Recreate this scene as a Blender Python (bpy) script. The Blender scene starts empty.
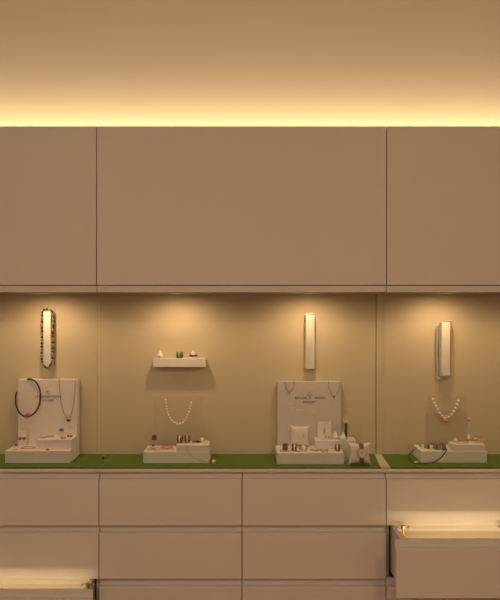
import bpy, bmesh, math, random
from mathutils import Vector, Matrix, Euler
random.seed(7)
PI = math.pi
scene = bpy.context.scene
COL = scene.collection

# ---------------------------------------------------------------- survey of the place
S = 0.0042            # metres per photo pixel on the cabinet fronts (y = 0)
D = 2.9               # camera distance from the cabinet fronts
H = 1.66              # eye height
HZ = 310              # photo row of the eye level
YB = 0.29             # face of the niche's back panel
YW = 0.38             # shop wall behind the cabinets
XL, XR = -1.86, 1.79  # side walls
ROOM_Y = -5.2
CEIL = 3.35
def X(px, y=0.0): return (px - 250) * S * (D + y) / D
def Z(py, y=0.0): return H + (HZ - py) * S * (D + y) / D
def P(px, py, y=0.0): return Vector((X(px, y), y, Z(py, y)))
def M(n, y=0.0): return n * S * (D + y) / D
WT = Z(469)           # worktop top
MT = WT + 0.002       # felt top
def yf(py): return D * ((H - MT) / ((py - HZ) * S) - 1)   # depth at which the felt shows at this row

# ---------------------------------------------------------------- materials
MATS = {}
def mat(name, col, rough=0.5, metal=0.0, var=0.03, scale=30, bump=0.0, spec=0.5, coat=0.0, emit=None, estr=0.0, alpha=None, sheen=0.0):
    m = bpy.data.materials.new(name); m.use_nodes = True
    nt = m.node_tree; b = nt.nodes['Principled BSDF']
    b.inputs['Roughness'].default_value = rough
    b.inputs['Metallic'].default_value = metal
    b.inputs['Specular IOR Level'].default_value = spec
    b.inputs['Coat Weight'].default_value = coat
    if sheen: b.inputs['Sheen Weight'].default_value = sheen
    tc = nt.nodes.new('ShaderNodeTexCoord')
    nz = nt.nodes.new('ShaderNodeTexNoise'); nz.inputs['Scale'].default_value = scale; nz.inputs['Detail'].default_value = 3
    nt.links.new(tc.outputs['Object'], nz.inputs['Vector'])
    mx = nt.nodes.new('ShaderNodeMix'); mx.data_type = 'RGBA'
    mx.inputs['A'].default_value = (*[c * (1 - var) for c in col], 1)
    mx.inputs['B'].default_value = (*[min(1, c * (1 + var)) for c in col], 1)
    nt.links.new(nz.outputs['Fac'], mx.inputs['Factor'])
    nt.links.new(mx.outputs['Result'], b.inputs['Base Color'])
    if bump:
        bp = nt.nodes.new('ShaderNodeBump'); bp.inputs['Strength'].default_value = bump; bp.inputs['Distance'].default_value = 0.002
        nt.links.new(nz.outputs['Fac'], bp.inputs['Height']); nt.links.new(bp.outputs['Normal'], b.inputs['Normal'])
    if emit:
        b.inputs['Emission Color'].default_value = (*emit, 1); b.inputs['Emission Strength'].default_value = estr
    MATS[name] = m
    return m
def clear_mat(name, tint, body, body_fac, gloss_rough=0.02, ior=1.45):
    """thin clear sheet: straight-through transmission, Fresnel reflection, a little milky body"""
    m = bpy.data.materials.new(name); m.use_nodes = True
    nt = m.node_tree; nt.nodes.remove(nt.nodes['Principled BSDF'])
    out = nt.nodes['Material Output']
    tr = nt.nodes.new('ShaderNodeBsdfTransparent'); tr.inputs[0].default_value = (*tint, 1)
    df = nt.nodes.new('ShaderNodeBsdfDiffuse'); df.inputs[0].default_value = (*body, 1)
    gl = nt.nodes.new('ShaderNodeBsdfGlossy'); gl.inputs['Roughness'].default_value = gloss_rough
    fr = nt.nodes.new('ShaderNodeFresnel'); fr.inputs[0].default_value = ior
    a = nt.nodes.new('ShaderNodeMixShader'); a.inputs[0].default_value = body_fac
    b = nt.nodes.new('ShaderNodeMixShader')
    nt.links.new(tr.outputs[0], a.inputs[1]); nt.links.new(df.outputs[0], a.inputs[2])
    nt.links.new(fr.outputs[0], b.inputs[0]); nt.links.new(a.outputs[0], b.inputs[1]); nt.links.new(gl.outputs[0], b.inputs[2])
    nt.links.new(b.outputs[0], out.inputs['Surface'])
    MATS[name] = m
    return m
def floor_mat():
    m = mat('floor_wood', (0.42, 0.17, 0.07), 0.35, var=0.15, scale=8)
    nt = m.node_tree; b = nt.nodes['Principled BSDF']
    tc = nt.nodes.new('ShaderNodeTexCoord')
    br = nt.nodes.new('ShaderNodeTexBrick'); br.inputs['Scale'].default_value = 1.0
    br.inputs['Brick Width'].default_value = 0.9; br.inputs['Row Height'].default_value = 0.09; br.inputs['Mortar Size'].default_value = 0.002
    br.inputs['Color1'].default_value = (0.45, 0.18, 0.07, 1); br.inputs['Color2'].default_value = (0.36, 0.14, 0.06, 1); br.inputs['Mortar'].default_value = (0.1, 0.04, 0.02, 1)
    nt.links.new(tc.outputs['Object'], br.inputs['Vector']); nt.links.new(br.outputs['Color'], b.inputs['Base Color'])
    return m

LACQ = mat('white_lacquer', (0.72, 0.675, 0.65), 0.42, var=0.008, scale=3, spec=0.35)
CARC = mat('carcass_board', (0.55, 0.52, 0.48), 0.6, var=0.02)
WALLM = mat('painted_plaster', (0.78, 0.73, 0.68), 0.85, var=0.012, scale=5, bump=0.02, spec=0.2)
CEILM = mat('ceiling_paint', (0.8, 0.77, 0.72), 0.9, var=0.01, spec=0.2)
BACKM = mat('beige_back_panel', (0.66, 0.56, 0.40), 0.55, var=0.012, scale=4, spec=0.25)
WTM = mat('worktop_laminate', (0.74, 0.68, 0.58), 0.45, var=0.01)
FELT = mat('green_felt', (0.128, 0.205, 0.042), 0.95, var=0.14, scale=400, bump=0.3, spec=0.05)
BOXM = mat('white_display_card', (0.86, 0.785, 0.76), 0.7, var=0.01, spec=0.2)
BOARDM = mat('grey_display_card', (0.67, 0.63, 0.60), 0.7, var=0.012, spec=0.2)
BARM = mat('white_bar_velvet', (0.78, 0.75, 0.68), 0.75, var=0.015, spec=0.2)
LINING = mat('cream_drawer_lining', (0.80, 0.73, 0.58), 0.9, var=0.02, scale=60, spec=0.1)
DARK = mat('dark_gap', (0.02, 0.017, 0.015), 0.8)
STEEL = mat('brushed_steel', (0.42, 0.40, 0.37), 0.35, metal=1.0)
HOLE = mat('lock_core', (0.03, 0.03, 0.03), 0.5, metal=0.5)
BRASS = mat('brass', (0.55, 0.40, 0.14), 0.32, metal=1.0)
ALU = mat('aluminium', (0.6, 0.58, 0.55), 0.4, metal=1.0)
SILVER = mat('silver', (0.78, 0.76, 0.73), 0.3, metal=0.65)
SILVDK = mat('oxidised_silver', (0.30, 0.28, 0.26), 0.35, metal=1.0)
GOLD = mat('yellow_gold', (0.85, 0.52, 0.18), 0.3, metal=0.6)
ROSE = mat('rose_gold', (0.82, 0.44, 0.27), 0.3, metal=0.6)
PEARL = mat('cream_pearl', (0.95, 0.86, 0.75), 0.22, var=0.04, coat=0.4)
PEACH = mat('peach_pearl', (0.85, 0.55, 0.36), 0.25, coat=0.4)
CORD = mat('black_rubber_cord', (0.025, 0.018, 0.016), 0.5)
PINK = mat('raspberry_stone', (0.52, 0.08, 0.16), 0.18, var=0.15, scale=200, coat=0.5)
TURQ = mat('teal_stone', (0.03, 0.26, 0.24), 0.15, var=0.15, scale=200, coat=0.6)
GREEN = mat('olive_green_enamel', (0.07, 0.13, 0.03), 0.2, var=0.15, scale=200, coat=0.6)
LIME = mat('lime_stone', (0.34, 0.38, 0.05), 0.2, var=0.2, scale=150, coat=0.5)
BROWN = mat('brown_enamel', (0.10, 0.035, 0.015), 0.2, var=0.15, scale=200, coat=0.6)
DKSTONE = mat('dark_stone', (0.05, 0.03, 0.03), 0.15, coat=0.6)
BEADBR = mat('dark_brown_bead', (0.06, 0.03, 0.02), 0.2, var=0.2, scale=200, coat=0.5)
BEADGR = mat('blue_grey_bead', (0.30, 0.30, 0.33), 0.2, var=0.2, scale=200, coat=0.5)
ORANGE = mat('orange_thread', (0.62, 0.22, 0.06), 0.5)
PALEROSE = mat('pale_rose_gold', (0.74, 0.56, 0.44), 0.35, metal=0.7)
WHITE = mat('white_enamel', (0.82, 0.79, 0.75), 0.35)
FABRIC = mat('white_cushion_cloth', (0.80, 0.75, 0.69), 0.85, var=0.03, scale=300, bump=0.15, spec=0.1)
LEATH = mat('taupe_leather', (0.16, 0.12, 0.09), 0.55, var=0.08, scale=120, bump=0.1)
LEATHDK = mat('dark_brown_leather', (0.07, 0.035, 0.02), 0.5, var=0.08, scale=120, bump=0.1)
INK = mat('grey_print', (0.24, 0.21, 0.185), 0.8)
INKW = mat('white_print', (0.93, 0.91, 0.88), 0.8)
GLASS = clear_mat('clear_glass', (0.985, 0.99, 0.98), (0.6, 0.6, 0.55), 0.012, ior=1.28)
GEDGE = clear_mat('glass_edge', (0.80, 0.80, 0.70), (0.55, 0.52, 0.40), 0.25)
ACRYL = clear_mat('frosted_acrylic', (0.997, 0.995, 0.993), (0.88, 0.75, 0.68), 0.05, 0.2, ior=1.15)
CRYSTAL = mat('clear_crystal', (0.85, 0.83, 0.8), 0.05, spec=0.9, coat=1.0)
GLOWW = mat('warm_led', (0.9, 0.8, 0.6), 0.5, emit=(1.0, 0.66, 0.30), estr=6.0)
GLOWL = mat('downlight_lens', (0.9, 0.8, 0.6), 0.5, emit=(1.0, 0.66, 0.30), estr=2.2)
GLOWC = mat('fill_lamp_diffuser', (0.9, 0.85, 0.75), 0.5, emit=(1.0, 0.70, 0.42), estr=3.0)  # glow of the added fill lamps on the ceiling

# ---------------------------------------------------------------- mesh helpers
def box(bm, x0, x1, y0, y1, z0, z1, bev=0.0, seg=2):
    r = bmesh.ops.create_cube(bm, size=1.0)
    vs = r['verts']
    bmesh.ops.scale(bm, vec=(x1 - x0, y1 - y0, z1 - z0), verts=vs)
    bmesh.ops.translate(bm, vec=((x0 + x1) / 2, (y0 + y1) / 2, (z0 + z1) / 2), verts=vs)
    if bev:
        es = list({e for v in vs for e in v.link_edges})
        bmesh.ops.bevel(bm, geom=es, offset=bev, segments=seg, affect='EDGES', profile=0.5)
    return vs
def sphere(bm, c, r, sc=(1, 1, 1), u=12, v=8, rot=None):
    m = Matrix.Translation(c) @ (rot.to_4x4() if rot else Matrix.Identity(4)) @ Matrix.Diagonal((sc[0], sc[1], sc[2], 1))
    return bmesh.ops.create_uvsphere(bm, u_segments=u, v_segments=v, radius=r, matrix=m)['verts']
def gem(bm, c, r, flat=0.7, rot=None):
    m = Matrix.Translation(c) @ (rot.to_4x4() if rot else Matrix.Identity(4)) @ Matrix.Diagonal((1, 1, flat, 1))
    return bmesh.ops.create_icosphere(bm, subdivisions=1, radius=r, matrix=m)['verts']
def tube(bm, pts, r, seg=8, closed=False, cap=True):
    pts = [Vector(p) for p in pts]; n = len(pts)
    rad = r if isinstance(r, (list, tuple)) else [r] * n
    rings = []; prev = None
    for i, p in enumerate(pts):
        if closed: t = pts[(i + 1) % n] - pts[i - 1]
        elif i == 0: t = pts[1] - p
        elif i == n - 1: t = p - pts[i - 1]
        else: t = pts[i + 1] - pts[i - 1]
        t.normalize()
        if prev is None:
            a = Vector((0, 0, 1)) if abs(t.z) < 0.9 else Vector((0, 1, 0))
            nrm = t.cross(a).normalized()
        else:
            nrm = (prev - t * prev.dot(t)).normalized()
        prev = nrm; bn = t.cross(nrm)
        rings.append([bm.verts.new(p + (nrm * math.cos(2 * PI * k / seg) + bn * math.sin(2 * PI * k / seg)) * rad[i]) for k in range(seg)])
    for i in range(n if closed else n - 1):
        a, b = rings[i], rings[(i + 1) % n]
        for k in range(seg):
            bm.faces.new((a[k], a[(k + 1) % seg], b[(k + 1) % seg], b[k]))
    if cap and not closed:
        bm.faces.new(list(reversed(rings[0]))); bm.faces.new(rings[-1])
def lathe(bm, c, prof, seg=24, rot=None, close=False):
    """prof: list of (radius, height) turned about the local z axis through c"""
    c = Vector(c); rows = []
    for r, h in prof:
        row = []
        for k in range(seg if r > 1e-7 else 1):
            v = Vector((r * math.cos(2 * PI * k / seg), r * math.sin(2 * PI * k / seg), h))
            if rot: v = rot @ v
            row.append(bm.verts.new(c + v))
        rows.append(row)
    pairs = list(zip(rows, rows[1:])) + ([(rows[-1], rows[0])] if close else [])
    for a, b in pairs:
        if len(a) == 1 and len(b) == 1: continue
        for k in range(seg):
            k2 = (k + 1) % seg
            if len(a) == 1: bm.faces.new((a[0], b[k2], b[k]))
            elif len(b) == 1: bm.faces.new((a[k], a[k2], b[0]))
            else: bm.faces.new((a[k], a[k2], b[k2], b[k]))
def band(bm, c, R, w, t, rot=None, seg=28):
    """a finger-ring: rounded band of width w, thickness t round the local z axis"""
    lathe(bm, c, [(R - t, -w / 2), (R - t, w / 2), (R - t * .3, w / 2), (R, w * .28), (R, -w * .28), (R - t * .3, -w / 2)], seg, rot, close=True)
ROT_FRONT = Euler((PI / 2, 0, 0)).to_matrix()
def smooth_path(pts, n=8, closed=False):
    pts = [Vector(p) for p in pts]; out = []; N = len(pts)
    for i in range(N if closed else N - 1):
        if closed: p0, p1, p2, p3 = pts[i - 1], pts[i], pts[(i + 1) % N], pts[(i + 2) % N]
        else: p0, p1, p2, p3 = pts[max(i - 1, 0)], pts[i], pts[i + 1], pts[min(i + 2, N - 1)]
        for k in range(n):
            t = k / n
            out.append(0.5 * ((2 * p1) + (p2 - p0) * t + (2 * p0 - 5 * p1 + 4 * p2 - p3) * t * t + (3 * p1 - p0 - 3 * p2 + p3) * t ** 3))
    if not closed: out.append(pts[-1])
    return out
def walk(path, step, closed=False):
    """points every step along a path"""
    path = list(path) + ([path[0]] if closed else [])
    out = [path[0].copy()]; acc = 0.0
    for a, b in zip(path, path[1:]):
        L = (b - a).length
        while acc + L >= step and L > 1e-9:
            f = (step - acc) / L; a = a.lerp(b, f); out.append(a.copy()); L = (b - a).length; acc = 0.0
        acc += L
    if closed and (out[-1] - out[0]).length < step * 0.7: out.pop()
    return out

def finish(name, bm, m, parent=None, origin=Vector((0, 0, 0)), smooth=False):
    bmesh.ops.recalc_face_normals(bm, faces=bm.faces)
    bmesh.ops.translate(bm, vec=-Vector(origin), verts=bm.verts)
    me = bpy.data.meshes.new(name); bm.to_mesh(me); bm.free()
    for mm in (m if isinstance(m, (list, tuple)) else [m]): me.materials.append(mm)
    if smooth:
        for p in me.polygons: p.use_smooth = True
        try: me.set_sharp_from_angle(angle=math.radians(40))
        except Exception: pass
    o = bpy.data.objects.new(name, me); COL.objects.link(o)
    if parent: o.parent = parent
    return o
def thing(name, label, cat, loc, group=None):
    o = bpy.data.objects.new(name, None); COL.objects.link(o)
    o.empty_display_size = 0.02
    o.location = loc; o['label'] = label; o['category'] = cat
    if group: o['group'] = group
    return o
def part(name, bm, m, root, parent=None, smooth=False, label=None):
    o = finish(name, bm, m, parent or root, root.location, smooth)
    if label: o['label'] = label
    return o
def solo(name, bm, m, label, cat, group=None, smooth=False):
    lo = [min(v.co[i] for v in bm.verts) for i in range(3)]; hi = [max(v.co[i] for v in bm.verts) for i in range(3)]
    org = Vector(((lo[0] + hi[0]) / 2, (lo[1] + hi[1]) / 2, lo[2]))
    o = finish(name, bm, m, None, org, smooth); o.location = org
    o['label'] = label; o['category'] = cat
    if group: o['group'] = group
    return o
def struct(name, bm, m):
    o = finish(name, bm, m); o['kind'] = 'structure'; return o
NB = bmesh.new
def area(name, loc, rot, sx, sy, power, col, parent=None, shape='RECTANGLE', spread=PI):
    l = bpy.data.lights.new(name, 'AREA'); l.shape = shape; l.size = sx; l.size_y = sy; l.energy = power; l.color = col; l.spread = spread
    o = bpy.data.objects.new(name, l); COL.objects.link(o); o.rotation_euler = rot
    if parent: o.parent = parent; o.location = Vector(loc) - parent.location
    else: o.location = loc
    return o

# ---------------------------------------------------------------- the room
bm = NB(); box(bm, XL - .1, XR + .1, ROOM_Y - .1, YW + .1, -0.1, 0); struct('floor', bm, floor_mat())
bm = NB(); box(bm, XL - .1, XR + .1, ROOM_Y - .1, YW + .1, CEIL, CEIL + .1); struct('ceiling', bm, CEILM)
bm = NB(); box(bm, XL - .1, XR + .1, YW, YW + .1, 0, CEIL); struct('wall_back', bm, WALLM)
bm = NB(); box(bm, XL - .1, XL, ROOM_Y, YW, 0, CEIL); struct('wall_left', bm, WALLM)
bm = NB(); box(bm, XR, XR + .1, ROOM_Y, YW, 0, CEIL); struct('wall_right', bm, WALLM)
bm = NB(); box(bm, XL - .1, XR + .1, ROOM_Y - .1, ROOM_Y, 0, CEIL); struct('wall_front', bm, WALLM)

# ---------------------------------------------------------------- wall cabinets above the niche
TOPZ, BOTZ = Z(126.3), Z(292)
GAP = 0.0016
def wall_cabinet(x0, x1, label):
    t = thing('wall_cabinet', label, 'cabinet', ((x0 + x1) / 2, 0.2, BOTZ), 'lacquered cabinets above the niche')
    bm = NB(); box(bm, x0 + .001, x1 - .001, 0.024, YW - .012, BOTZ, TOPZ - .004); part('body', bm, CARC, t)
    bm = NB(); box(bm, x0 + GAP, x1 - GAP, 0, 0.019, Z(285), TOPZ, .0012); d = part('door', bm, LACQ, t)
    bm = NB(); box(bm, x0 + GAP, x1 - GAP, 0.009, 0.0235, BOTZ, Z(285) - .0028, .001)
    part('grip_rail', bm, LACQ, t, d)
SX = [XL + .004, X(96.6), X(386.7), XR - .004]
wall_cabinet(SX[0], SX[1], 'white flap-door wall cabinet above the tall stand with the black choker')
wall_cabinet(SX[1], SX[2], 'wide white flap-door wall cabinet between two cabinet seams, above the small floating shelf')
wall_cabinet(SX[2], SX[3], 'white flap-door wall cabinet above the opened upper drawer and cord bracelet')

# cove lighting on top of the cabinets
WARM = (1.0, 0.70, 0.36)
COVE = (1.0, 0.715, 0.35)
t = thing('led_strip', 'hidden warm LED strip glowing on the wall above the cabinets', 'light strip', (0, 0.27, TOPZ))
bm = NB(); box(bm, XL + .02, XR - .02, .255, .285, TOPZ - .004, TOPZ + .001); part('channel', bm, ALU, t)
bm = NB(); box(bm, XL + .02, XR - .02, .259, .281, TOPZ + .0012, TOPZ + .004); part('diffuser', bm, GLOWW, t)
area('cove_light', (0, .27, TOPZ + .012), (math.radians(180 - 25), 0, 0), 3.55, .012, 6.5, COVE, t)

# ---------------------------------------------------------------- base cabinets
ROW = 53.6
def rowz(k): return Z(472.2 + ROW * k), Z(479.4 + ROW * k), Z(525.6 + ROW * k)
def drawer(t, x0, x1, k, out=0.0, latches=(), lid=.030, power=1.5):
    zt, zp, zb = rowz(k)
    o = -out
    bm = NB(); box(bm, x0 + GAP, x1 - GAP, o, o + .0225, zb, zp, .0022); d = part('drawer', bm, LACQ, t)
    bm = NB(); box(bm, x0 + GAP, x1 - GAP, o + .012, o + .0225, zp - .02, zt - .0012, .0006)
    # rail runs down behind the front panel only as far as the panel back
    bm.free(); bm = NB(); box(bm, x0 + GAP, x1 - GAP, o + .0229, o + .0335, zb, zt - (.0003 if k == 0 else .0016), .0008)
    part('grip_rail', bm, LACQ, t, d)
    if not out: return d
    rim = zt - .004; bx0, bx1 = x0 + .026, x1 - .026; yb0, yb1 = o + .034, .046
    bm = NB()
    box(bm, bx0, bx0 + .014, yb0, yb1, zb + .02, rim, .001); box(bm, bx1 - .014, bx1, yb0, yb1, zb + .02, rim, .001)
    box(bm, bx0 + .0141, bx1 - .0141, yb1 - .014, yb1, zb + .02, rim); box(bm, bx0 + .0141, bx1 - .0141, yb0, yb1 - .0141, zb + .02, zb + .03)
    part('drawer_box', bm, LACQ, t, d)
    bm = NB()
    vv = [bm.verts.new((x, y, z)) for x in (bx0 + .0145, bx1 - .0145) for (y, z) in ((yb0 + .001, zb + .0305), (yb1 - .0145, zb + .0305), (yb1 - .0145, rim - .028), (yb0 + .001, rim - .075))]
    bm.faces.new(vv[:4]); bm.faces.new(vv[4:])
    for q in range(4): bm.faces.new((vv[q], vv[(q + 1) % 4], vv[4 + (q + 1) % 4], vv[4 + q]))
    part('lining', bm, LINING, t, d, False, 'cream drawer insert, slope added to catch the strip light')  # insert slope is shaped to catch more light from the strip
    bm = NB(); box(bm, bx0 + .016, bx1 - .016, yb0 + .0005, yb0 + lid, rim - .006, rim - .0045)
    box(bm, bx0 + .016, bx1 - .016, yb0 + .0005, yb0 + .002, rim - .030, rim - .0061); part('light_profile', bm, ALU, t, d)
    bm = NB(); box(bm, bx0 + .018, bx1 - .018, yb0 + .0022, yb0 + .0030, rim - .0225, rim - .0185); part('light_strip', bm, GLOWW, t, d)
    area('drawer_light', ((bx0 + bx1) / 2, yb0 + .0034, rim - .0205), (PI / 2 - math.radians(35), 0, 0), bx1 - bx0 - .04, .0035, power, WARM, t)
    for (lx, ly) in latches:
        zz = rim - .034
        bm = NB()
        lathe(bm, (lx, ly, zz), [(0, 0), (.011, 0), (.011, .003), (.005, .005), (.004, .034), (.009, .036), (.009, .050), (0, .053)], 16)
        tube(bm, [(lx - .024, ly - .002, zz + .045), (lx - .012, ly, zz + .048), (lx, ly, zz + .047), (lx + .012, ly, zz + .048), (lx + .022, ly - .004, zz + .044)], [.0035, .0028, .0035, .0028, .0042], 8)
        sphere(bm, (lx - .024, ly - .002, zz + .045), .005); sphere(bm, (lx + .022, ly - .004, zz + .044), .005)
        part('latch', bm, BRASS, t, d, True, 'small brass latch inside the opened drawer')
    return d
def base_cabinet(x0, x1, label, opened=None, out=0, latches=(), lid=.03, power=1.25):
    t = thing('drawer_cabinet', label, 'cabinet', ((x0 + x1) / 2, .2, 0), 'lacquered drawer cabinets under the green mats')
    zt, zb = WT - .0127, rowz(3)[2]
    bm = NB(); yb = YW - .012
    box(bm, x0 + .001, x0 + .018, .0345, yb, zb, zt); box(bm, x1 - .018, x1 - .001, .0345, yb, zb, zt)
    box(bm, x0 + .0181, x1 - .0181, yb - .012, yb, zb, zt); box(bm, x0 + .0181, x1 - .0181, .0345, yb - .0121, zb, zb + .016)
    box(bm, x0 + .0181, x1 - .0181, .0345, yb - .0121, zt - .016, zt)
    part('body', bm, CARC, t)
    bm = NB(); box(bm, x0 + .001, x1 - .001, .06, .075, 0, zb - .0005); part('plinth', bm, LACQ, t)
    for k in range(4):
        if k == opened: drawer(t, x0, x1, k, out, latches, lid, power)
        else: drawer(t, x0, x1, k)
BX = [XL + .004, X(98.8), X(242), X(386.2), XR - .004]
base_cabinet(BX[0], BX[1], 'white drawer cabinet with a lit drawer slightly open near the bottom left', 2, .13, [(X(88, -.07), -.07)], .022, .55)
base_cabinet(BX[1], BX[2], 'white drawer cabinet with all drawers shut, under the orange-thread necklace stand')
base_cabinet(BX[2], BX[3], 'white drawer cabinet with all drawers shut, under the two cushions')
base_cabinet(BX[3], BX[4], 'white drawer cabinet with its second drawer pulled open and lit inside', 1, .195, [(X(401.8), -.03), (X(502), -.03)])

bm = NB(); box(bm, XL + .002, XR - .002, 0.0, YW - .002, WT - .0125, WT, .0012); solo('worktop', bm, WTM, 'pale worktop with slim front edge running over all drawer cabinets', 'worktop')

# green felt mats
def mat_piece(quad, label):
    bm = NB(); lo = [bm.verts.new((x, y, WT + .0002)) for x, y in quad]; hi = [bm.verts.new((x, y, MT)) for x, y in quad]
    bm.faces.new(lo); bm.faces.new(hi)
    for i in range(4): bm.faces.new((lo[i], lo[(i + 1) % 4], hi[(i + 1) % 4], hi[i]))
    solo('felt_mat', bm, FELT, label, 'mat', 'green felt mats on the worktop')
EY = .004
mat_piece([(XL + .01, EY), (X(98.9), EY), (X(98.9), YB - .001), (XL + .01, YB - .001)], 'green felt mat under the tall stand with the black choker')
mat_piece([(X(99.6), EY), (X(381.5), EY), (X(374.5, YB), YB - .001), (X(99.6), YB - .001)], 'long green felt mat under the centre stands and the watch cushion')
mat_piece([(X(391.5), EY), (XR - .01, EY), (XR - .01, YB - .001), (X(381.5, YB), YB - .001)], 'green felt mat under the stand with the cord bracelet')

# niche back panels
def back_panel(x0, x1, label):
    bm = NB(); box(bm, x0, x1, YB, YB + .012, WT + .0002, BOTZ - .0005, .0008)
    solo('back_panel', bm, BACKM, label, 'panel', 'beige panels at the back of the niche')
back_panel(XL + .002, X(376, YB) - .0017, 'long beige niche back panel behind the floating shelf')
back_panel(X(376, YB) + .0017, XR - .002, 'beige niche back panel behind the hanging silver chain bar')

# sliding glass
def glass_door(x0, x1, y, label, lock=None):
    t = thing('glass_door', label, 'glass door', ((x0 + x1) / 2, y, MT), 'sliding glass doors of the niche')
    bm = NB(); box(bm, x0, x1, y, y + .005, MT + .0005, BOTZ - .001)
    for f in bm.faces:
        if abs(f.normal.x) > .5 or abs(f.normal.z) > .5: f.material_index = 1
    part('pane', bm, [GLASS, GEDGE], t)
    if lock:
        c = Vector((X(lock[0], y), y - .0003, Z(lock[1], y)))
        bm = NB(); lathe(bm, c, [(.0062, .001), (.0125, .001), (.0130, .006), (.0112, .009), (.0062, .009)], 24, ROT_FRONT, close=True)
        l = part('lock', bm, STEEL, t, None, True, 'round steel lock in the glass')
        bm = NB(); lathe(bm, c, [(0, .0008), (.006, .0008), (.006, .0075), (0, .0075)], 20, ROT_FRONT); part('keyhole', bm, HOLE, t, l)
glass_door(XL + .004, X(97.5, .03), .030, 'clear sliding glass door in front of the black choker stand')
glass_door(X(100.2, .022), X(384, .022), .022, 'wide clear sliding glass door with a round steel lock', (103.7, 457.6))
glass_door(X(379, .03), XR - .004, .030, 'clear sliding glass door in front of the black cord bracelet')

# downlights under the wall cabinets
def downlight(px, label, y=.100, power=3.2):
    x = X(px, y); z = BOTZ - .0003
    t = thing('downlight', label, 'downlight', (x, y, z), 'downlights under the wall cabinets')
    bm = NB(); lathe(bm, (x, y, z), [(.026, 0), (.035, 0), (.034, -.004), (.028, -.006), (.026, -.004)], 28, close=True); part('trim_ring', bm, ALU, t, None, True)
    bm = NB(); lathe(bm, (x, y, z), [(0, -.0005), (.0255, -.0005), (.0255, -.003), (0, -.004)], 28); part('lens', bm, GLOWL, t, None, True)
    l = bpy.data.lights.new('niche_spot', 'SPOT'); l.energy = power; l.color = (1.0, .67, .36); l.spot_size = math.radians(172); l.spot_blend = .72; l.shadow_soft_size = .012
    o = bpy.data.objects.new('niche_spot', l); COL.objects.link(o); o.parent = t; o.location = (0, 0, -.010); o.rotation_euler = (math.radians(8), 0, 0)
downlight(-94, 'small recessed downlight beyond the black choker stand')
downlight(581, 'small recessed downlight beyond the cord bracelet stand')
downlight(41, 'small recessed downlight above the beaded necklace bar')
downlight(176, 'small recessed downlight above the floating ring shelf')
downlight(311, 'small recessed downlight above the fine-chain bar and lettered board')
downlight(446, 'small recessed downlight above the silver chain bar')

# ---------------------------------------------------------------- display stands
def glyph_row(bm, x0, x1, zc, h, y, n, seedv, th=None):
    """a row of small printed capitals, too small to read in the photograph"""
    rnd = random.Random(seedv); w = (x1 - x0) / n; th = th or h * .2; d = .0004
    def bar(a, b, c, e): box(bm, a, b, y - d, y, c, e)
    zb, zt = zc - h / 2, zc + h / 2
    for i in range(n):
        a = x0 + i * w + w * .12; b = a + w * .7; k = rnd.choice('EHDNLTFU ' if 2 < i < n - 3 else 'EHDNLTFU')
        if k == ' ': continue
        if k in 'EHDNLFU': bar(a, a + th, zb, zt)
        if k in 'HDNU': bar(b - th, b, zb, zt)
        if k in 'EDTF': bar(a, b, zt - th, zt)
        if k in 'EDLU': bar(a, b, zb, zb + th)
        if k in 'EHF': bar(a, b, zc - th / 2, zc + th / 2)
        if k == 'T': bar((a + b) / 2 - th / 2, (a + b) / 2 + th / 2, zb, zt)
        if k == 'N': bar(a + th, b - th, zc - th / 2, zc + th / 2)

# stand with black choker -------------------------------------------------
ya = yf(463); x0, x1 = X(5, ya), X(70, ya); zl = Z(451, ya)
ST1 = thing('display_stand', 'white stepped stand with lettered back board carrying the black choker', 'display stand', ((x0 + x1) / 2, .19, MT), 'white jewellery stands')
bm = NB(); box(bm, x0, x1, ya, .2345, MT, zl, .0012); part('lower_step', bm, BOXM, ST1)
y2 = .138; zu1 = Z(439.4, y2)
bm = NB(); box(bm, X(37, y2), x1 - .001, y2, .2345, zl + .0003, zu1, .0012); part('upper_step', bm, BOXM, ST1)
BY1 = .235; zbd1 = Z(379.5, BY1)
bm = NB(); box(bm, X(18, BY1), X(77, BY1), BY1, .283, MT, zbd1, .0015); bd = part('back_board', bm, BOXM, ST1)
bm = NB()
glyph_row(bm, X(35, BY1), X(61.5, BY1), Z(396.6, BY1), M(2.2, BY1), BY1 - .0002, 14, 5)
glyph_row(bm, X(42, BY1), X(54, BY1), Z(400.4, BY1), M(2.2, BY1), BY1 - .0002, 6, 9)
c = P(47.5, 392.3, BY1 - .0002); r = M(2.2, BY1)
tube(bm, [c + Vector((r * math.cos(a), 0, r * .8 * math.sin(a))) for a in [math.radians(200 + 14 * k) for k in range(11)]], .0009, 6)
tube(bm, [c + Vector((0, 0, -r * .2)), c + Vector((0, 0, r * .9))], .0009, 6); tube(bm, [c + Vector((-r * .6, 0, r * .3)), c + Vector((r * .6, 0, r * .3))], .0008, 6)
part('lettering', bm, INK, ST1, bd, False, 'grey printed emblem and two lines of lettering')

# stand under the pearl necklace ------------------------------------------
yc = yf(463.2); cx0, cx1 = X(143, yc), X(209, yc); zl2 = Z(452, yc)
ST2 = thing('display_stand', 'low white two-step stand with clear panel, pearl necklace above it', 'display stand', ((cx0 + cx1) / 2, .19, MT), 'white jewellery stands')
bm = NB(); box(bm, cx0, cx1, yc, .24, MT, zl2, .0012); part('lower_step', bm, BOXM, ST2)
zu2 = Z(445.2, yc + .004)
bm = NB(); box(bm, X(176, yc), cx1 - .0005, yc + .003, yc + .10, zl2 + .0008, zu2, .0012); part('upper_step', bm, BOXM, ST2)
AY = .242
bm = NB(); box(bm, X(154.5, AY), X(203, AY), AY, AY + .004, MT, Z(395, AY), .001); part('clear_panel', bm, ACRYL, ST2, None, False, 'clear frosted panel')

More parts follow.
